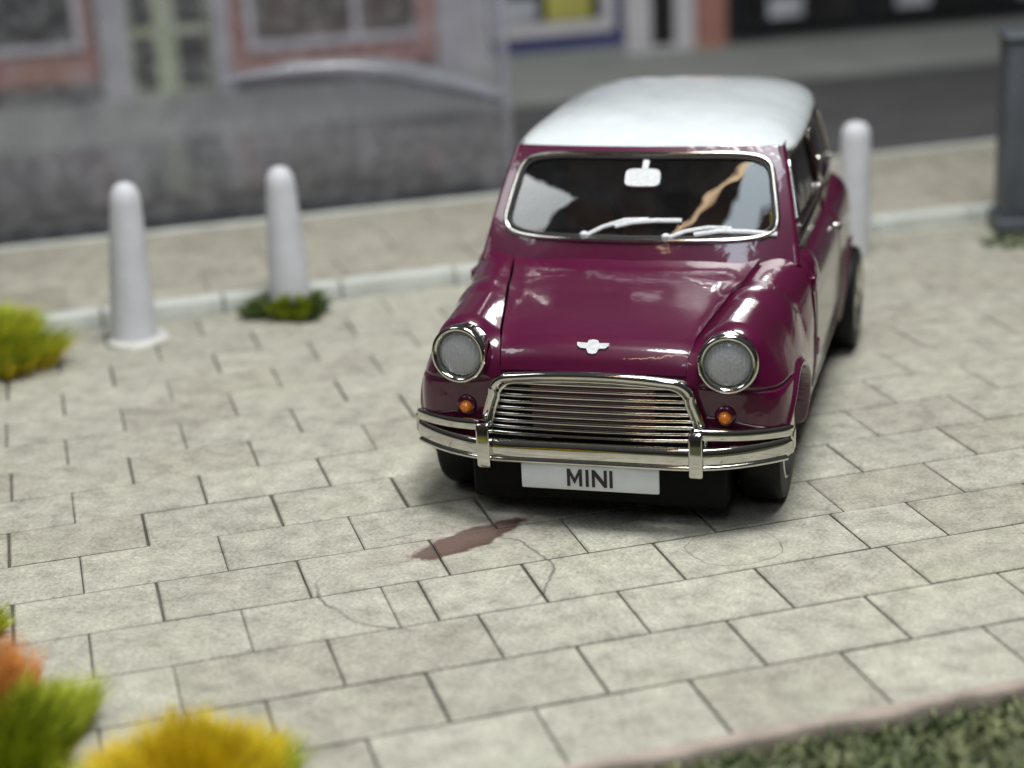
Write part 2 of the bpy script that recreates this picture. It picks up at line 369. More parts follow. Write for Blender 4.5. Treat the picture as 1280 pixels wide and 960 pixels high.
# ------------------------------------------------------------------ car body surface
def smin(a, b, k):
    h = np.clip(.5 + .5 * (b - a) / k, 0, 1); return b + (a - b) * h - k * h * (1 - h)
def smax(a, b, k): return -smin(-a, -b, k)
TY = np.array([.00, .10, .125, .16, .22, .32, .55, .80, .95, 1.05, 2.60, 2.80, 2.92, 3.00, 3.2])
TZ = np.array([.48, .600, .650, .682, .702, .720, .755, .792, .815, .86, .885, .84, .76, .62, .4])
_yy = np.linspace(0, 3.2, 1601); _tz = np.interp(_yy, TY, TZ)
_k = np.exp(-np.linspace(-2.5, 2.5, 25) ** 2); _k /= _k.sum(); _tzs = np.convolve(np.pad(_tz, 12, mode='edge'), _k, 'valid')
def top_h(y): return np.interp(y, _yy, _tzs)
def bonnet_hw(y): return np.interp(y, [.05, .14, .5, .93], [.350, .358, .43, .512])
def capsule(x, y, z, a, b, ra, rb):
    a = np.array(a); d = np.array(b) - a; t = np.clip(((x - a[0]) * d[0] + (y - a[1]) * d[1] + (z - a[2]) * d[2]) / (d @ d), 0, 1)
    return np.sqrt((x - a[0] - t * d[0]) ** 2 + (y - a[1] - t * d[1]) ** 2 + (z - a[2] - t * d[2]) ** 2) - (ra + (rb - ra) * t)
def body(x, y, z):
    x = np.abs(x)
    fr = np.clip((1.55 - y) / 1.465, 0, 1); rr = np.clip((y - 1.55) / 1.44, 0, 1)
    W = .735 * np.maximum(1 - fr ** 22, 1e-4) ** .20 * np.maximum(1 - rr ** 10, 1e-4) ** .30
    W = W - .045 * np.clip((.42 - z) / .3, 0, 1) ** 1.5
    H = top_h(y)
    bl = np.clip((y - .75) / .35, 0, 1); ex = 3.3 + 3.0 * bl
    zc = .42
    q = (x / W) ** ex + (np.maximum(z - zc, 0) / np.maximum(H - zc, .02)) ** ex
    f = (q ** (1 / ex) - 1) * np.minimum(W, .45)
    # face of the nose and tail as planes so the ends stay crisp
    f = smax(f, (.092 + .02 * (x / .5) ** 2 + .05 * np.clip(z - .58, 0, 1) - y), .05)
    f = smax(f, y - 2.99, .12)
    f = smax(f, .20 + .085 * np.clip((.55 - y) / .25, 0, 1) - z, .04)
    # wings with the headlamp pods
    w1 = capsule(x, y, z, (.520, .25, .650), (.545, .62, .675), .130, .120)
    w2 = capsule(x, y, z, (.545, .62, .675), (.605, 1.10, .765), .120, .080)
    f = smin(f, smin(w1, w2, .05), .085)
    # waist seam below the lamps, scuttle seam, door gaps
    gap = np.exp(-((z - .545 - .02 * np.clip((.62 - x) / .2, 0, 1)) / .006) ** 2) * np.clip((.36 - y) / .05, 0, 1) * np.clip((x - .40) / .03, 0, 1)
    f = f + .009 * gap
    side = (x > .45)
    for yy in (1.035, 1.96):
        f = f + .016 * np.exp(-((y - yy) / .007) ** 2) * side * np.clip((z - .28) / .02, 0, 1)
    f = f + .016 * np.exp(-((z - .285) / .007) ** 2) * side * (y > 1.03) * (y < 1.965)
    # wheel arches with a small lip, cabin
    for wy in (.475, 2.49):
        r_ = np.sqrt((y - wy) ** 2 + (z - .24) ** 2)
        f = f - .008 * np.exp(-((r_ - .300) / .014) ** 2) * side
        f = np.maximum(f, -np.maximum(r_ - .285, .42 - x))
    cav = np.maximum(np.maximum(x - .585, .56 - z), np.maximum(1.03 - y, y - 2.62))
    return np.maximum(f, -cav)
NCOL, KB = 420, 130
def march(ox, oy, oz, dx, dy, dz, far=1.0, steps=75):
    """distance along each ray, from outside inwards, to the body's surface"""
    F = lambda r: body(ox + r * dx, oy + r * dy, oz + r * dz)
    hi = np.full(dx.shape, far); lo = np.full(dx.shape, .03); done = np.zeros(dx.shape, bool); prev = np.full(dx.shape, far)
    for r in np.linspace(far, .03, steps):
        ins = (F(r) < 0) & ~done
        lo = np.where(ins, r, lo); hi = np.where(ins, prev, hi); done |= ins; prev = np.where(done, prev, r)
    for _ in range(12):
        mid = (lo + hi) / 2; ins = F(mid) < 0; lo = np.where(ins, mid, lo); hi = np.where(ins, hi, mid)
    return (lo + hi) / 2
def body_mesh():
    ph = np.linspace(.02, np.pi / 2, 230)[:-1]; ya = np.linspace(.52, 2.50, 230); pb = np.linspace(np.pi / 2, np.pi - .02, 70)[1:]
    zo = lambda t_: .48 - .32 * np.maximum(0, np.cos(t_)) * np.sin(PH)      # rays to the top start lower, so they meet the wings squarely
    rows = [(.52, p) for p in ph] + [(y, np.pi / 2) for y in ya] + [(2.50, p) for p in pb]
    Y0 = np.array([r[0] for r in rows])[:, None]; PH = np.array([r[1] for r in rows])[:, None]
    # one column of the grid follows the side edge of the bonnet
    tt = np.linspace(0, np.pi / 2, 160)[None]
    dx, dy, dz = np.sin(PH) * np.sin(tt), -np.cos(PH) + 0 * tt, np.sin(PH) * np.cos(tt); Yb = np.broadcast_to(Y0, dx.shape)
    r = march(0, Yb, zo(tt), dx, dy, dz, 1.15, 60); X, Y = r * dx, Yb + r * dy
    te = np.full(len(rows), np.nan)
    for k in range(len(rows)):
        if Y[k, 0] > .97: break
        g = X[k] - bonnet_hw(Y[k]) - .004; q = np.argmax(g > 0)
        if g[q] > 0: te[k] = np.interp(0, [g[q - 1], g[q]], [tt[0, q - 1], tt[0, q]])
    ok = np.where(~np.isnan(te))[0]; te = np.interp(np.arange(len(rows)), ok, te[ok])[:, None]
    c = np.arange(NCOL)[None]
    th = np.where(c <= KB, te * c / KB, te + (np.pi - te) * (c - KB) / (NCOL - 1 - KB))
    dx, dy, dz = np.sin(PH) * np.sin(th), -np.cos(PH) + 0 * th, np.sin(PH) * np.cos(th); Yb = np.broadcast_to(Y0, dx.shape)
    r = march(0, Yb, zo(th), dx, dy, dz, 1.15, 85)
    return np.stack([r * dx, Yb + r * dy, zo(th) + r * dz], -1)
def bonnet_mesh():
    """the bonnet as a panel of its own, proud of the wings, its edges turned in"""
    nu, na = 90, 130; u = np.linspace(-1, 1, nu)[None]
    al = np.concatenate([np.linspace(R(22), np.pi / 2, 90), np.full(40, np.pi / 2)])[:, None]
    oy = np.concatenate([np.full(90, .52), np.linspace(.53, .938, 40)])[:, None]; oz = .435
    x = u * .4 + 0 * al
    for _ in range(4):
        dy, dz = -np.cos(al) + 0 * u, np.sin(al) + 0 * u; oyb = np.broadcast_to(oy, dy.shape)
        r = march(x, oyb, oz, 0 * dy, dy, dz, .8, 60); x = u * bonnet_hw(oyb + r * dy)
    crown = .017 + .011 * (1 - u ** 2) - .006 * np.clip((.20 - (oyb + r * dy)) / .1, 0, 1)
    P = np.stack([x, oyb + (r + crown) * dy, oz + (r + crown) * dz], -1)
    Q = np.stack([x, oyb + (r - .035) * dy, oz + (r - .035) * dz], -1)
    P = np.concatenate([Q[:, :1], P, Q[:, -1:]], 1); e0, e1 = P[:1].copy(), P[-1:].copy(); e0[..., 1] += .04; e1[..., 2] -= .05
    return np.concatenate([e0, P, e1], 0)
V = body_mesh(); nr, nc = V.shape[:2]
full = np.concatenate([V, V[:, -2:0:-1] * [-1, 1, 1]], 1); ncc = full.shape[1]
verts = full.reshape(-1, 3)
i, j = np.meshgrid(np.arange(nr - 1), np.arange(ncc), indexing='ij')
quads = np.stack([i * ncc + j, i * ncc + (j + 1) % ncc, (i + 1) * ncc + (j + 1) % ncc, (i + 1) * ncc + j], -1).reshape(-1, 4)
cen = verts[quads].mean(1)
cx, cy, cz_ = cen[:, 0], cen[:, 1], cen[:, 2]
col = np.tile(np.minimum(np.arange(ncc), ncc - 1 - np.arange(ncc)), nr - 1)
is_bon = (col < np.where(cx < 0, KB + 1, KB - 4)) & (cy < .945) & (cz_ > .612) & (cz_ > top_h(cy) - .20)
is_door = (np.abs(cx) > .595) & (cy > 1.035) & (cy < 1.96) & (cz_ > .285)
car = thing('toy_car', 'maroon miniature car with white roof, chrome grille and plate reading MINI', 'toy car')
def submesh(name, mask, m):
    q = quads[mask]; idx, inv = np.unique(q, return_inverse=True)
    me = bpy.data.meshes.new(name); me.from_pydata(verts[idx].tolist(), [], inv.reshape(-1, 4).tolist()); me.materials.append(m)
    me.polygons.foreach_set('use_smooth', [True] * len(me.polygons)); return link(name, me, car)
bodyo = submesh('body', ~is_bon & ~is_door, M['paint'])
BV = bonnet_mesh(); a_, b_ = BV.shape[:2]
me = bpy.data.meshes.new('bonnet'); me.from_pydata(BV.reshape(-1, 3).tolist(), [], [(p * b_ + q, p * b_ + q + 1, (p + 1) * b_ + q + 1, (p + 1) * b_ + q) for p in range(a_ - 1) for q in range(b_ - 1)])
me.materials.append(M['paint']); shade(me, 50); bonnet = link('bonnet', me, car)
door_l = submesh('door', is_door & (cx > 0), M['paint'])
door_r = submesh('door', is_door & (cx < 0), M['paint'])

def hit(p, d, n=900, L=.9):
    t = np.linspace(0, L, n); f = body(p[0] + d[0] * t, p[1] + d[1] * t, p[2] + d[2] * t); k = np.argmax(f < 0); return Vector(p) + Vector(d) * float(t[k])
def sx_at(sg, y, z): return hit((sg * 1.0, y, z), (-sg, 0, 0)).x
def sy_at(x, z): return hit((x, -.2, z), (0, 1, 0)).y
def sz_at(x, y): return hit((x, y, 1.2), (0, 0, -1)).z
# ------------------------------------------------------------------ cabin panels with window holes
ZB, ZT = .80, 1.246
def lerp(a, b, t): return a + (b - a) * t
def front_p(u, v):
    xb, yb = .664 * u, .948 - .085 * (1 - u * u); xt, yt = .566 * u, 1.238 - .050 * (1 - u * u)
    k = .018 * math.sin(math.pi * max(0, min(1, v)))
    return Vector((lerp(xb, xt, v), lerp(yb, yt, v) - k * .8, lerp(ZB, ZT, v) + k * .6))
def side_p(sg, ya0, ya1, yb0, yb1):
    def P(u, v):   # u -1..1 from front to back
        q = (u + 1) / 2; y = lerp(lerp(ya0, ya1, q), lerp(yb0, yb1, q), v)
        xw = lerp(.664, .566, v) + .010 * math.sin(math.pi * max(0, min(1, v))) - .05 * max(0, (y - 2.0) / .8) ** 2
        return Vector((sg * xw, y, lerp(ZB, ZT, v)))
    return P
def rear_p(u, v):
    xb, yb = .604 * u, 2.84 + .05 * (1 - u * u); xt, yt = .541 * u, 2.58 + .045 * (1 - u * u)
    return Vector((lerp(xb, xt, v), lerp(yb, yt, v), lerp(ZB, ZT, v)))
def hole_pts(u0, u1, v0, v1, ex, n=96):
    out = []
    for i in range(n):
        a = 2 * math.pi * i / n; c_, s_ = math.cos(a), math.sin(a)
        out.append(((u0 + u1) / 2 + (u1 - u0) / 2 * math.copysign(abs(c_) ** (2 / ex), c_), (v0 + v1) / 2 + (v1 - v0) / 2 * math.copysign(abs(s_) ** (2 / ex), s_)))
    return out
def panel(P, hole, depth=.018):
    hp = hole_pts(*hole); n = len(hp); mb = MB(); uc, vc = (hole[0] + hole[1]) / 2, (hole[2] + hole[3]) / 2
    op = []
    for (u, v) in hp:
        du, dv = u - uc, v - vc
        k = min([((1 - uc) / du) if du > 1e-9 else ((-1 - uc) / du) if du < -1e-9 else 1e9, ((1 - vc) / dv) if dv > 1e-9 else ((0 - vc) / dv) if dv < -1e-9 else 1e9])
        op.append([uc + du * k, vc + dv * k])
    for cu in (-1, 1):
        for cv in (0, 1):
            j = min(range(n), key=lambda q: (op[q][0] - cu) ** 2 + ((op[q][1] - cv) * 2) ** 2); op[j] = [cu, cv]
    def nrm(u, v):
        a = P(u + .01, v) - P(u - .01, v); b_ = P(u, v + .01) - P(u, v - .01); nn = a.cross(b_).normalized()
        cpt = Vector((0, 1.7, 1.0)); return nn if nn.dot(P(u, v) - cpt) > 0 else -nn
    rows = []
    for q in range(7): rows.append([P(lerp(o_[0], h[0], q / 6), lerp(o_[1], h[1], q / 6)) for o_, h in zip(op, hp)])
    rows.append([P(*h) - nrm(*h) * depth for h in hp])
    f = [(i * n + j, i * n + (j + 1) % n, (i + 1) * n + (j + 1) % n, (i + 1) * n + j) for i in range(len(rows) - 1) for j in range(n)]
    mb.add([p for r_ in rows for p in r_], f)
    gl = MB(); K = 10
    vv = [P(uc, vc) - nrm(uc, vc) * .008]
    for q in range(1, K + 1): vv += [P(lerp(uc, h[0], q / K), lerp(vc, h[1], q / K)) - nrm(lerp(uc, h[0], q / K), lerp(vc, h[1], q / K)) * .008 for h in hp]
    ff = [(0, 1 + j, 1 + (j + 1) % n) for j in range(n)] + [(1 + q * n + j, 1 + q * n + (j + 1) % n, 1 + (q + 1) * n + (j + 1) % n, 1 + (q + 1) * n + j) for q in range(K - 1) for j in range(n)]
    gl.add(vv, ff)
    rim = [P(*h) + nrm(*h) * .002 for h in hp]; rn = [nrm(*h) for h in hp]
    return mb, gl, rim, rn, nrm
WH = (-.918, .918, .218, .935, 6.5)
mb, gl, rim, rn, wnrm = panel(front_p, WH)
scr = mb.build('windscreen_surround', M['paint'], car, 40)
wsg = gl.build('windscreen', M['glass'], car, 60)
MB().tube(rim, .0115, 10, True, nrm=rn).build('chrome_frame', M['chrome'], wsg, 60)
ins = [front_p(*h) - wnrm(*h) * .004 for h in hole_pts(WH[0] + .022, WH[1] - .022, WH[2] + .03, WH[3] - .03, 6.5)]
MB().tube(ins, .008, 8, True, nrm=rn).build('rubber_gasket', M['trim'], wsg, 60)
for sg in (1, -1):
    P1 = side_p(sg, .948, 1.93, 1.238, 1.92); P2 = side_p(sg, 1.93, 2.84, 1.92, 2.58)
    for P, hole, nm in ((P1, (-.80, .93, .26, .88, 8), 'door_window'), (P2, (-.90, .60, .28, .88, 7), 'quarter_window')):
        mb, gl, rim, rn, _ = panel(P, hole)
        mb.build('window_surround', M['paint'], car, 40)
        w_ = gl.build(nm, M['glass'] if sg > 0 else M['side_glare'], car, 60)
        MB().tube(rim, .008, 8, True, nrm=rn).build('window_frame', M['chrome'], w_, 60)
    MB().tube([(sg * .654, .965, .80), (sg * .608, 1.108, 1.035), (sg * .562, 1.240, 1.236)], [.024, .021, .018], 12).build('pillar', M['paint'], car, 60)
    MB().tube([(sg * .560, 2.80, .82), (sg * .515, 2.565, 1.235)], [.035, .025], 12).build('pillar', M['paint'], car, 60)
    MB().tube([P1(.965, .0), P1(.965, .5), P1(.965, 1)], .012, 8).build('pillar', M['paint'], car, 60)
    MB().tube([(sg * .658, 1.03, .884), (sg * .658, 1.5, .890), (sg * .650, 2.1, .892), (sg * .60, 2.7, .870)], .009, 8).build('waist_trim', M['chrome'], car, 60)
mb, gl, rim, rn, _ = panel(rear_p, (-.84, .84, .32, .88, 6))
mb.build('rear_panel', M['paint'], car, 40); w_ = gl.build('rear_window', M['glass'], car, 60)
MB().tube(rim, .009, 8, True, nrm=rn).build('window_frame', M['chrome'], w_, 60)

# white roof: a domed shell with a gutter lip all round
def roof_outline(a, q=1.0):
    c_, s_ = math.cos(a), math.sin(a); ex = 2 + (8 if s_ < 0 else 4.5) * q ** 2.2
    x = math.copysign(abs(c_) ** (2 / ex), c_); y = math.copysign(abs(s_) ** (2 / ex), s_)
    yy = 1.925 + y * (.70 if y < 0 else .735)
    if y < 0: yy = 1.925 + y * (.668 + .058 * (1 - x * x))
    wx = np.interp(yy, [1.2, 1.6, 2.1, 2.7], [.606, .612, .598, .540])
    return x * wx, yy
mb = MB(); n = 160; v = []; prof = [(r_, 1.233 + .130 * max(0, 1 - r_ ** 3.0) ** .62) for r_ in [.02 + .98 * math.sin(math.pi / 2 * q / 40) for q in range(41)]] + [(.997, 1.222), (.985, 1.218), (.93, 1.220)]
for (r_, z) in prof:
    for i in range(n):
        x, y = roof_outline(2 * math.pi * i / n, min(r_, 1))
        v.append((x * r_, 1.925 + (y - 1.925) * r_, z + (y - 1.925) * .030 * r_ - .018 * max(0, (y - 2.2) * r_) ** 2 - .03 * max(0, (1.6 - y) * r_) ** 2))
f = [(k * n + i, k * n + (i + 1) % n, (k + 1) * n + (i + 1) % n, (k + 1) * n + i) for k in range(len(prof) - 1) for i in range(n)] + [tuple(range(n))]
mb.add(v, f); roof = mb.build('roof', M['white'], car, 60)
MB().box((-.55, 1.30, 1.226), (.55, 2.56, 1.232)).build('headlining', M['trim'], car)
gut = []
for i in range(n):
    x, y = roof_outline(2 * math.pi * i / n); gut.append((x * .985, 1.925 + (y - 1.925) * .985, 1.224 + (y - 1.925) * .030))
MB().tube(gut, .008, 6, True).build('gutter', M['trim'], roof, 60)

# ------------------------------------------------------------------ cabin inside
MB().box((-.575, 1.03, .555), (.575, 2.61, .575)).build('cabin_floor', M['trim'], car)
MB().box((-.575, 1.00, .60), (.575, 1.13, .885), .02).build('dashboard', M['trim'], car, 40)
for sx_ in (-.28, .28):
    st = MB().box((sx_ - .20, 1.40, .575), (sx_ + .20, 1.80, .72), .04).build('seat', M['seat'], car, 40)
    mb = MB(); prof = [(1.66, .66), (1.76, .68), (1.86, 1.04), (1.82, 1.09), (1.76, 1.08)]
    mb.prism(prof, sx_ - .20, sx_ + .20, 'yz').build('backrest', M['seat'], st, 30)
MB().box((-.55, 2.25, .575), (.55, 2.58, .74), .04).build('rear_seat', M['seat'], car, 40)
MB().box((-.55, 2.48, .70), (.55, 2.60, .98), .03).build('rear_seat_back', M['seat'], car, 40)
sw = MB().tube([(-.29 + .165 * math.cos(a), 1.22 + .165 * .45 * math.sin(a), .88 + .165 * .89 * math.sin(a)) for a in np.linspace(0, 2 * math.pi, 33)[:-1]], .013, 8, True)
sw.tube([(-.29, 1.22, .88), (-.29, 1.10, .80)], .02, 8).tube([(-.45, 1.22, .88), (-.13, 1.22, .88)], .010, 6)
sw.build('steering_wheel', M['black'], car, 60)
MB().box((.535, 1.06, .86), (.58, 1.30, 1.00), .01).build('door_card', M['yellow'], car, 40)
# mirror and wipers lie on the windscreen
def gv(v): return .150 + .872 * v
def on_glass(u, v, off=.004): v = gv(v); return front_p(u, v) + wnrm(u, v) * off
def strip(pts, wid, name, parent, m, off=.003):
    P3 = [on_glass(u, v, off) for u, v in pts]; nn = [wnrm(u, gv(v)) for u, v in pts]
    return MB().tube(P3, wid, 8, False, .35, nn).build(name, m, parent, 60)
mirror = MB(); n = 28; v = [on_glass(.01, .665, .006)]
for i in range(n):
    a = 2 * math.pi * i / n; c_, s_ = math.cos(a), math.sin(a)
    v.append(on_glass(.010 + .125 * math.copysign(abs(c_) ** .45, c_), .665 + .085 * math.copysign(abs(s_) ** .45, s_), .006))
v2 = [p - wnrm(.01, .665) * .010 for p in v]
mirror.add(v + v2, [(0, 1 + i, 1 + (i + 1) % n) for i in range(n)] + [(1 + i, 1 + (i + 1) % n, n + 2 + (i + 1) % n, n + 2 + i) for i in range(n)])
mr = mirror.build('rear_view_mirror', M['silver'], car, 40)
strip([(.02, .74), (.022, .80), (.025, .835)], .014, 'mirror_stem', mr, M['silver'])
for k, (base, arm, blade) in enumerate([((-.34, .11), [(-.34, .11), (-.22, .20), (-.08, .265), (.08, .275)], [(-.14, .205), (-.02, .245), (.12, .262), (.30, .262)]),
                                        ((.20, .105), [(.20, .105), (.33, .17), (.47, .20), (.62, .19)], [(.38, .135), (.54, .165), (.70, .158), (.90, .125)])]):
    w_ = strip(arm, .009, 'wiper', car, M['silver']); strip(blade, .010, 'wiper_blade', w_, M['silver'], .007)
    MB().lathe([(.018, -.01), (.018, .012), (.010, .02)], 'z', 14, tuple(on_glass(*base, .0))).build('wiper_pivot', M['silver'], w_, 40)

# ------------------------------------------------------------------ nose: grille, lamps, bumper, plate, badge
GZ0, GZ1 = .345, .608
def ghw(z):
    q = (z - GZ0) / (GZ1 - GZ0); return .428 - .075 * q - .0 * q
def arch(sc=1.0, n=14):
    """grille outline: sides lean in, round shoulders, gently arched top"""
    out = [(-.430, GZ0), (-.415, GZ0 + .08), (-.392, GZ0 + .150)]
    for i in range(n + 1):
        a = math.pi - (math.pi / 2 - .12) * i / n; out.append((-.302 + .083 * math.cos(a), .513 + .075 * math.sin(a)))
    out += [(-.2, .600), (-.1, .606)]
    full = out + [(0, .608)] + [(-x, z) for x, z in out[::-1]]
    return [(x * sc, GZ0 + (z - GZ0) * sc) for x, z in full]
outl = arch()
def gy(x): return .056 + .030 * (abs(x) / .43) ** 2.4
MB().prism(arch(.985), .0965, .17, 'xz').build('grille_back', M['black'], car)
MB().box((-.44, .080, .262), (.44, .17, .347)).build('lower_intake', M['black'], car)
grille = MB().tube([(x, gy(x) - .010, z) for x, z in outl], .0175, 12, False).build('grille_frame', M['chrome'], car, 60)
MB().tube([(x * .94, gy(x) - .004, GZ0 + (z - GZ0) * .915) for x, z in outl], .008, 8, False).build('inner_frame', M['chrome'], grille, 60)
def half_w(z):
    pts = [(zz, -xx) for xx, zz in outl if xx <= 0]; return float(np.interp(z, [p[0] for p in pts], [p[1] for p in pts]))
for k in range(9):
    z = GZ0 + .012 + k * .0255; hw = half_w(z) * .975
    xs = np.linspace(-hw, hw, 33)
    MB().tube([(x, gy(x) + .006, z + .006 * (1 - (x / .43) ** 2) * k / 8) for x in xs], .0098 if k % 2 == 0 else .0085, 8, False, .9).build('grille_bar', M['chrome'], grille, 60)
for sg in (-1, 1):
    cx_, cz_2 = sg * .513, .660; Y = .098
    hl = MB().lathe([(.112, .05), (.1135, .0), (.1115, -.016), (.104, -.024), (.095, -.022), (.089, -.010), (.086, .010)], 'y', 48, (0, 0, 0), False)
    hl = hl.build('headlight', M['chrome'], car, 60, (cx_, Y, cz_2)); hl.rotation_euler = (R(-4), 0, R(6) * sg)
    MB().lathe([(.088, .012), (.05, .03), (.001, .04)], 'y', 40, (0, 0, 0), False).build('reflector', M['lens_dark'], hl, 60)
    MB().lathe([(.0865, .004), (.080, -.004), (.066, -.010), (.045, -.015), (.02, -.018), (.001, -.0185)], 'y', 48, (0, 0, 0), False).build('lens', M['lens'], hl, 60)
    MB().lathe([(.020, .03), (.018, -.002), (.012, -.008), (.001, -.009)], 'y', 20, (0, 0, 0), False).build('bulb', M['black'], hl, 60)
    base = MB().lathe([(.040, .05), (.040, .0), (.034, -.008), (.026, -.010)], 'y', 28, (0, 0, 0), True).build('indicator', M['paint'], car, 60, (sg * .500, sy_at(.50, .452) - .004, .452))
    MB().lathe([(.025, .0), (.024, -.018), (.018, -.030), (.008, -.036), (.001, -.037)], 'y', 24, (0, 0, -.004), False).build('amber_lens', M['amber'], base, 60)
# bumper: one full blade below, a short rail at each corner above, two overriders
def by(x): return .02 + .19 * max(0, (abs(x) - .30) / .44) ** 2.2
xs = [-.74 + 1.48 * i / 72 for i in range(73)]
def blade(xs, z, hgt, th, lift=0.0):
    mb = MB(); n = 16; v = []
    for x in xs:
        e = min(1, (.752 - abs(x)) / .03); 
        for j in range(n):
            a = 2 * math.pi * j / n; c_, s_ = math.cos(a), math.sin(a)
            v.append((x, by(x) - th * .5 * math.copysign(abs(c_) ** .7, c_) * e ** .4, z + lift * max(0, (abs(x) - .42) / .32) + hgt / 2 * math.copysign(abs(s_) ** .7, s_) * max(.25, e ** .4)))
    K = len(xs); f = [(i * n + j, i * n + (j + 1) % n, (i + 1) * n + (j + 1) % n, (i + 1) * n + j) for i in range(K - 1) for j in range(n)]
    f += [tuple(range(n)), tuple(range((K - 1) * n, K * n))]
    return mb.add(v, f)
bumper = blade(xs, .314, .076, .045, .0).build('front_bumper', M['chrome'], car, 50)
MB().tube([(x, by(x) - .018, .276) for x in xs[1:-1]], .010, 8).build('bumper_lip', M['chrome'], bumper, 60)
for sg in (-1, 1):
    xx = [sg * (.40 + .34 * i / 30) for i in range(31)]
    blade(xx, .404, .046, .038, -.030).build('corner_rail', M['chrome'], bumper, 50)
    MB().box((sg * .735 - .010, .195, .30), (sg * .735 + .010, .235, .375), .006).build('rail_end', M['chrome'], bumper, 40)
    mb = MB(); pr = [(.034, .238), (-.006, .240), (-.018, .250), (-.022, .395), (-.012, .420), (.034, .426)]
    mb.prism(pr, sg * .407 - .026, sg * .407 + .026, 'yz')
    o = mb.build('overrider', M['chrome'], bumper, 25)
    bv = o.modifiers.new('round', 'BEVEL'); bv.width = .008; bv.segments = 3
plate = MB().box((-.266, .002, .166), (.266, .018, .270), .006).build('number_plate', M['plate'], car, 40)
MB().box((-.18, .018, .20), (.18, .12, .265)).build('plate_bracket', M['black'], car)
def letter(strokes, x0, name):
    mb = MB()
    for st in strokes: mb.prism([(x0 + a * .058, .184 + b_ * .068) for a, b_ in st], -.0015, .003, 'xz')
    mb.build(name, M['ink'], plate)
w = .20
Mst = [[(0, 0), (w, 0), (w, 1), (0, 1)], [(1 - w, 0), (1, 0), (1, 1), (1 - w, 1)], [(w, 1), (w, .64), (.5, .12), (.5, .46)], [(1 - w, 1), (1 - w, .64), (.5, .12), (.5, .46)]]
Nst = [[(0, 0), (w, 0), (w, 1), (0, 1)], [(1 - w, 0), (1, 0), (1, 1), (1 - w, 1)], [(w, 1), (w, .66), (1 - w, 0), (1 - w, .34)]]
Ist = [[(0, 0), (w, 0), (w, 1), (0, 1)]]
letter(Mst, -.086, 'letter'); letter(Ist, -.014, 'letter'); letter(Nst, .010, 'letter'); letter(Ist, .078, 'letter')
# winged badge on the bonnet lip
half = [(0, .030), (.018, .026), (.022, .015), (.062, .017), (.060, .004), (.048, -.006), (.024, -.008), (.016, -.026), (0, -.030)]
poly = half + [(-a, b_) for a, b_ in half[-2:0:-1]]
bd = MB().prism(poly, -.006, .006, 'xz').build('badge', M['silver'], car, 30, (0, .135, sz_at(0, .150) + .021)); bd.rotation_euler[0] = R(-42)
# hinges, flanges, handle, rear fittings
for sg in (-1, 1):
    for z in (.45, .72):
        x = sx_at(sg, 1.0, z); MB().box((x - .014, .985, z - .032), (x + .012, 1.05, z + .032), .010).build('hinge', M['paint'], car, 40)
    MB().tube([(sx_at(sg, yq, zq), yq, zq) for zq, yq in ((.82, .975), (.76, .97), (.68, .965), (.60, .96), (.5, .955), (.4, .95), (.30, .945))], .007, 8).build('seam_flange', M['paint'], car, 60)
    d = door_l if sg > 0 else door_r
    MB().tube([(sg * .720, 1.86, .76), (sg * .752, 1.86, .76), (sg * .750, 1.76, .755)], .007, 8).build('handle', M['chrome'], d, 60)
    MB().lathe([(.016, 0), (.016, .02), (.001, .026)], 'x', 14, (sg * .625 - .01, 2.02, 1.03), False).build('window_catch', M['chrome'], car, 40)
    MB().box((sg * .58 - .03, 2.86, .56), (sg * .58 + .03, 2.975, .72), .012).build('tail_lamp', M['amber'], car, 40)
xr = [(x, 3.02 - .19 * max(0, (abs(x) - .30) / .44) ** 2.2, .335) for x in xs if abs(x) < .67]
MB().tube(xr, .026, 10, False, 1.0).build('rear_bumper', M['chrome'], car, 50)
MB().box((-.50, .125, .065), (.50, 2.92, .26), .02).build('chassis', M['black'], car, 40)
for wx, wy in ((-.605, .475), (.605, .475), (-.695, 2.49), (.695, 2.49)):
    sg = 1 if wx > 0 else -1; hw = .085
    prof = [(.15, -hw * .9), (.215, -hw), (.238, -hw * .92), (.2495, -hw * .7), (.25, 0), (.2495, hw * .7), (.238, hw * .92), (.215, hw), (.165, hw * .95), (.16, hw * .7)]
    wo = MB().lathe([(r_, h * sg) for r_, h in prof], 'x', 48, (0, 0, 0), False).build('wheel', M['rubber'], car, 40, (wx, wy, .25))
    MB().lathe([(r_, h * sg) for r_, h in [(.166, hw * .96), (.158, hw * 1.0), (.148, hw * .8), (.135, hw * .5), (.075, hw * .45), (.06, hw * .8), (.045, hw * .95), (.001, hw * 1.0)]], 'x', 40, (0, 0, 0), False).build('rim', M['chrome'], wo, 40)

# ------------------------------------------------------------------ bollards, post, plants
def bollard(loc, prof, label, glue, lean=0):
    r_ = thing('bollard', label, 'bollard', plz(*loc), 0, 'white bollards along the kerb')
    MB().lathe(prof, 'z', 40, (0, 0, 0), True).build('shaft', M['bollard'], r_, 50)
    if glue:
        mb = MB(); v = []; n = 40
        for j, (q, z) in enumerate(((1.0, .001), (.97, .012), (.80, .018), (.5, .02))):
            for i in range(n):
                a = 2 * math.pi * i / n; rr = glue * q * (1 + .10 * math.sin(2 * a + loc[0]) + .05 * math.sin(5 * a))
                v.append((rr * math.cos(a) + .03, rr * math.sin(a), z))
        mb.add(v, [(j * n + i, j * n + (i + 1) % n, (j + 1) * n + (i + 1) % n, (j + 1) * n + i) for j in range(3) for i in range(n)])
        mb.build('glue_foot', M['glue'], r_, 50)
    if lean: r_.rotation_euler = Matrix.Rotation(lean, 3, Vector((0, 0, 1)).cross(rt)).to_euler()
    return r_
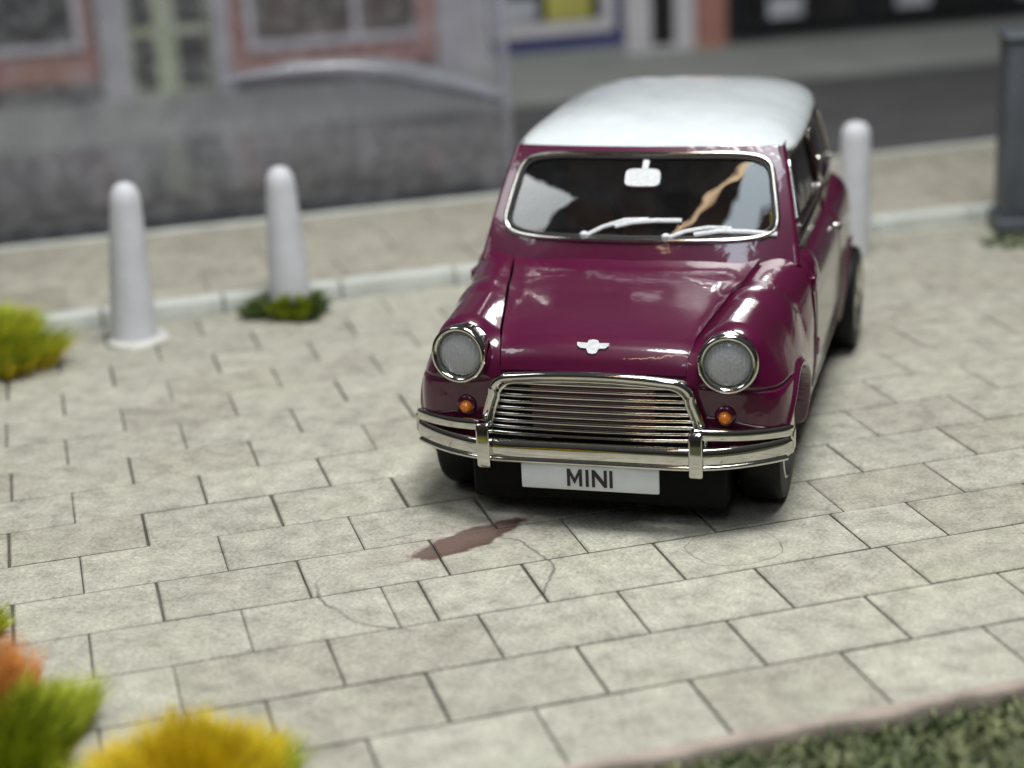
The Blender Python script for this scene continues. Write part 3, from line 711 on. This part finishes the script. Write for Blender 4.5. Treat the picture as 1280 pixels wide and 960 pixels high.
tap = [(.128, 0), (.128, .02), (.120, .10), (.104, .40), (.088, .66), (.083, .74), (.082, .76), (.075, .80), (.055, .835), (.03, .852), (.001, .858)]
c1 = Vector((-3.03, 2.16, 0)); c2 = Vector((-2.38, 2.80, 0)); c3 = Vector((.60, 4.28, 0))
def st_(c): return (c.dot(E1), c.dot(E2))
bollard(st_(c1), tap, 'tapered white bollard beside the loose yellow-green grass tuft', .17, R(3))
bollard(st_(c2), [(r_ * .98, z * .95) for r_, z in tap], 'tapered white bollard with green moss round its foot', .20)
bollard(st_(c3), [(.086, 0), (.086, .70), (.080, .745), (.06, .775), (.03, .788), (.001, .79)], 'slim straight white bollard behind the rear of the maroon car', 0)
# dark grey post by the kerb at the edge of the paving
pc = plz(3.93, 3.44); po = thing('square_post', 'dark grey square post standing by the kerb on a mossy foot', 'post', pc, PA + R(-22))
MB().box((-.17, -.17, 0), (.17, .17, 1.17), .015).build('shaft', M['postm'], po, 40)
MB().box((-.19, -.19, 1.17), (.19, .19, 1.205), .012).build('cap', M['postm'], po, 40)
MB().box((-.20, -.20, 0.001), (.20, .20, .10), .012).build('foot', M['postm'], po, 40)
for a in (-.06, .06): MB().box((a - .03, -.176, .16), (a + .03, -.168, 1.10)).build('face_panel', M['postm'], po)
def tuft(name, label, loc, radius, height, parts, seed, lean=.06, cat='plant', hole=0, dome=.6, w=.012):
    r_ = thing(name, label, cat, loc, 0, None)
    for k, (pn, m_, n_, hs, sect) in enumerate(parts):
        def place(n, g):
            a = g.uniform(sect[0], sect[1], n); q = np.sqrt(g.uniform(hole, 1, n)) * radius * sect[2] * (1 + .22 * np.sin(3 * a + seed) + .12 * np.sin(7 * a))
            x, y = q * np.cos(a) + sect[3], q * np.sin(a) + sect[4]; d = np.minimum(1, np.hypot(x, y) / radius)
            z = np.maximum(0, height * dome * (1 - d ** 2) * hs) * g.uniform(.0, 1.0, n)
            return np.stack([x, y, z, x / radius * .9, y / radius * .9, 0 * x], 1)
        v, f = blades(n_, place, height * .75 * hs, w, lean, seed * 10 + k)
        o = link(pn, bpy.data.meshes.new(pn), r_); o.data.from_pydata(v, [], f); o.data.materials.append(M[m_])
    return r_
TAU = 2 * math.pi
tuft('grass_tuft', 'loose yellow-green flock grass tuft beside the tapered bollard', (-3.66, 1.64, 0), .32, .24,
     [('foliage', 'f_green', 9000, 1.0, (0, TAU, 1, 0, 0)), ('dry_blades', 'f_yellow', 900, .95, (0, TAU, .9, .08, -.05))], 2, .07, w=.006)
tuft('moss_clump', 'dark green moss clump round the foot of the bollard', (-2.37, 2.74, 0), .185, .10,
     [('foliage', 'f_moss', 4000, 1.0, (0, TAU, 1, 0, 0)), ('pale_blades', 'f_green', 900, 1.2, (0, TAU, .45, .06, -.10))], 3, .03, hole=.25, w=.008)
tuft('flower_tuft', 'green flock tuft with orange flower heads on the paving', (-1.36, -2.00, 0), .24, .17,
     [('foliage', 'f_green', 11000, 1.0, (0, TAU, 1, 0, 0)), ('flowers', 'f_orange', 5000, 1.45, (0, TAU, .55, -.09, .08))], 4, .04, dome=1.0, w=.005)
tuft('yellow_tuft', 'bright yellow flock tuft with a few orange tips and green edge', (-.64, -2.14, 0), .22, .14,
     [('foliage', 'f_green', 8000, .95, (0, TAU, 1.08, 0, 0)), ('flowers', 'f_yellow', 9000, 1.35, (0, TAU, .82, .0, 0)), ('orange_tips', 'f_orange', 1500, 1.0, (0, TAU, .28, -.18, .07))], 5, .04, dome=1.0, w=.005)
tuft('grass_sprig', 'small green grass sprig beyond the orange-flowered tuft', (-1.93, -1.24, 0), .09, .10,
     [('foliage', 'f_green', 1800, 1.0, (0, TAU, 1, 0, 0))], 6, .04, w=.006)
tuft('moss_patch', 'low brownish moss patch at the foot of the dark post', tuple(plz(4.02, 3.25)), .42, .06,
     [('foliage', 'f_moss', 1600, 1.0, (0, TAU, 1, 0, 0))], 8, .05)

# ------------------------------------------------------------------ clear plastic cover behind the bollards
ac = thing('plastic_cover', 'clear plastic cover standing upright behind the two tapered bollards', 'plastic cover', plz(0, T_ROAD + .30), PA)
MB().box((-9, -.012, 0), (1.30, .012, 3.2)).build('sheet', M['acrylic'], ac)
MB().box((1.30, -.03, 0), (1.372, .03, 3.2), .006).build('edge', M['acrylic_edge_glare'], ac, 40)
MB().box((-9, 1.0, -.006), (1.25, 3.3, .03)).build('base', M['acrylic_haze'], ac)  # added sheet that lays a pale reflection haze over the road
reflection_band = [(-.60, -.03, .98), (-.1, -.04, 1.02), (.25, -.04, 1.0), (.62, -.04, .93), (1.0, -.04, .82), (1.28, -.03, .72)]  # bright reflection on the sheet, modelled as a pale band
MB().tube(reflection_band, [.03, .09, .12, .14, .14, .10], 12, False, .6).build('reflection_band', M['acrylic_edge_glare'], ac, 60)

# ------------------------------------------------------------------ shop fronts
def shop(label, s0, s1):
    return thing('shop_front', label, 'shop front', plz((s0 + s1) / 2, T_SHOP), PA, 'shop fronts across the road')
def sbox(root, name, s0, s1, z0, z1, m, y0, y1, parent=None):
    c_ = (Vector(root.location).dot(E1)); return MB().box((s0 - c_, y0, z0), (s1 - c_, y1, z1)).build(name, M[m], parent or root)
def window(root, s0, s1, z0, z1, pane='pane', mull=(), y=.0, fr=.07, fm='frame'):
    p = sbox(root, 'window', s0 + fr, s1 - fr, z0 + fr, z1 - fr, pane, y + .02, y + .06)
    for nm, a in (('frame', (s0, s0 + fr, z0, z1)), ('frame', (s1 - fr, s1, z0, z1)), ('frame', (s0 + fr, s1 - fr, z1 - fr, z1)), ('sill', (s0 + fr, s1 - fr, z0, z0 + fr))):
        sbox(root, nm, *a, fm, y - .05, y + .08, p)
    for q in mull: sbox(root, 'mullion', q - .03, q + .03, z0 + fr, z1 - fr, fm, y - .03, y + .01, p)
    return p
ZTOP = 3.0
r_ = shop('salmon shop front with wide window at the far end of the row', -5.2, -1.15)
sbox(r_, 'plinth', -5.2, -1.15, .04, .25, 'plinth', -.03, .5); sbox(r_, 'stall_riser', -5.2, -1.15, .25, .56, 'salmon', .0, .5)
sbox(r_, 'wall', -5.2, -1.15, .56, ZTOP, 'salmon', .12, .5); window(r_, -4.9, -1.28, .56, 2.3, 'pane', (-3.1,))
sbox(r_, 'fascia', -5.2, -1.15, 2.3, 2.75, 'salmon', -.06, .12)
r_ = shop('pale green glazed shop door between two grey pilasters', -1.14, .12)
sbox(r_, 'pilaster', -1.14, -.86, .04, ZTOP, 'pil', -.10, .5); sbox(r_, 'pilaster', -.04, .12, .04, ZTOP, 'pil', -.10, .5)
d_ = sbox(r_, 'door', -.86, -.04, .04, 2.4, 'green', .10, .16)
for a, b_ in ((-.82, -.60), (-.38, -.09)):
    for z0, z1 in ((.10, .62), (.72, 2.2)): sbox(r_, 'pane', a, b_, z0, z1, 'pane', .088, .099, d_)
sbox(r_, 'fascia', -.86, -.04, 2.4, ZTOP, 'pil', .02, .5)
r_ = shop('salmon shop front with white framed window beside the green door', .13, 2.2)
sbox(r_, 'plinth', .13, 2.2, .04, .18, 'plinth', -.03, .5); sbox(r_, 'stall_riser', .13, 2.2, .18, .42, 'salmon', .0, .5)
sbox(r_, 'wall', .13, 2.2, .42, ZTOP, 'salmon', .12, .5); window(r_, .30, 2.08, .42, 2.3, 'pane_brown', (1.40,))
sbox(r_, 'fascia', .13, 2.2, 2.3, 2.75, 'salmon', -.06, .12); sbox(r_, 'pilaster', 2.02, 2.2, .18, 2.3, 'salmon', -.06, .0)
r_ = shop('navy blue shop front with white window frame and yellow goods', 2.21, 4.24)
sbox(r_, 'pilaster', 2.21, 2.76, .04, ZTOP, 'pil', -.08, .5); sbox(r_, 'plinth', 2.76, 4.24, .04, .15, 'farpave', -.03, .5)
sbox(r_, 'stall_riser', 2.76, 4.24, .15, .31, 'navy', .0, .5); sbox(r_, 'wall', 2.76, 4.24, .31, ZTOP, 'navy', .12, .5)
w_ = window(r_, 2.80, 4.12, .31, 2.3, 'pane', (), 0, .13); sbox(r_, 'goods', 3.40, 3.88, .46, .85, 'goods_y', -.012, .019, w_); sbox(r_, 'goods', 2.95, 3.3, .46, .70, 'goods_w', -.012, .019, w_)
sbox(r_, 'fascia', 2.76, 4.24, 2.3, 2.75, 'navy', -.06, .12)
r_ = shop('white framed glazed door beside the salmon brick pier', 4.25, 5.36)
d_ = sbox(r_, 'door', 4.25, 5.02, .04, 2.4, 'frame', -.04, .4); sbox(r_, 'pane', 4.53, 4.78, .12, 2.2, 'pane', -.052, -.041, d_)
sbox(r_, 'pier', 5.03, 5.36, .04, ZTOP, 'salmon', -.08, .5); sbox(r_, 'fascia', 4.25, 5.02, 2.4, ZTOP, 'pil', -.03, .5)
r_ = shop('black shop front with dark panes and pale goods', 5.37, 11.5)
sbox(r_, 'plinth', 5.37, 11.5, .04, .10, 'plinth', -.03, .5); sbox(r_, 'wall', 5.37, 11.5, .10, ZTOP, 'shopblack', .0, .5)
for a in (5.5, 7.0, 8.5, 10.0):
    w_ = window(r_, a, a + 1.4, .22, 2.2, 'pane', (), -.06, .05, 'shopblack')
    sbox(r_, 'goods', a + .35, a + .75, .30, .52, 'goods_w', -.07, -.041, w_)

# ------------------------------------------------------------------ to real size (1:64)
seen = set()
for o in scn.objects:
    if o.type in {'CAMERA', 'LIGHT'}: continue
    o.location = Vector(o.location) * S
    for md in o.modifiers:
        if md.type == 'BEVEL': md.width *= S
    if o.data and o.data.name not in seen:
        seen.add(o.data.name); o.data.transform(Matrix.Scale(S, 4)); o.data.update()
bpy.context.view_layer.update()
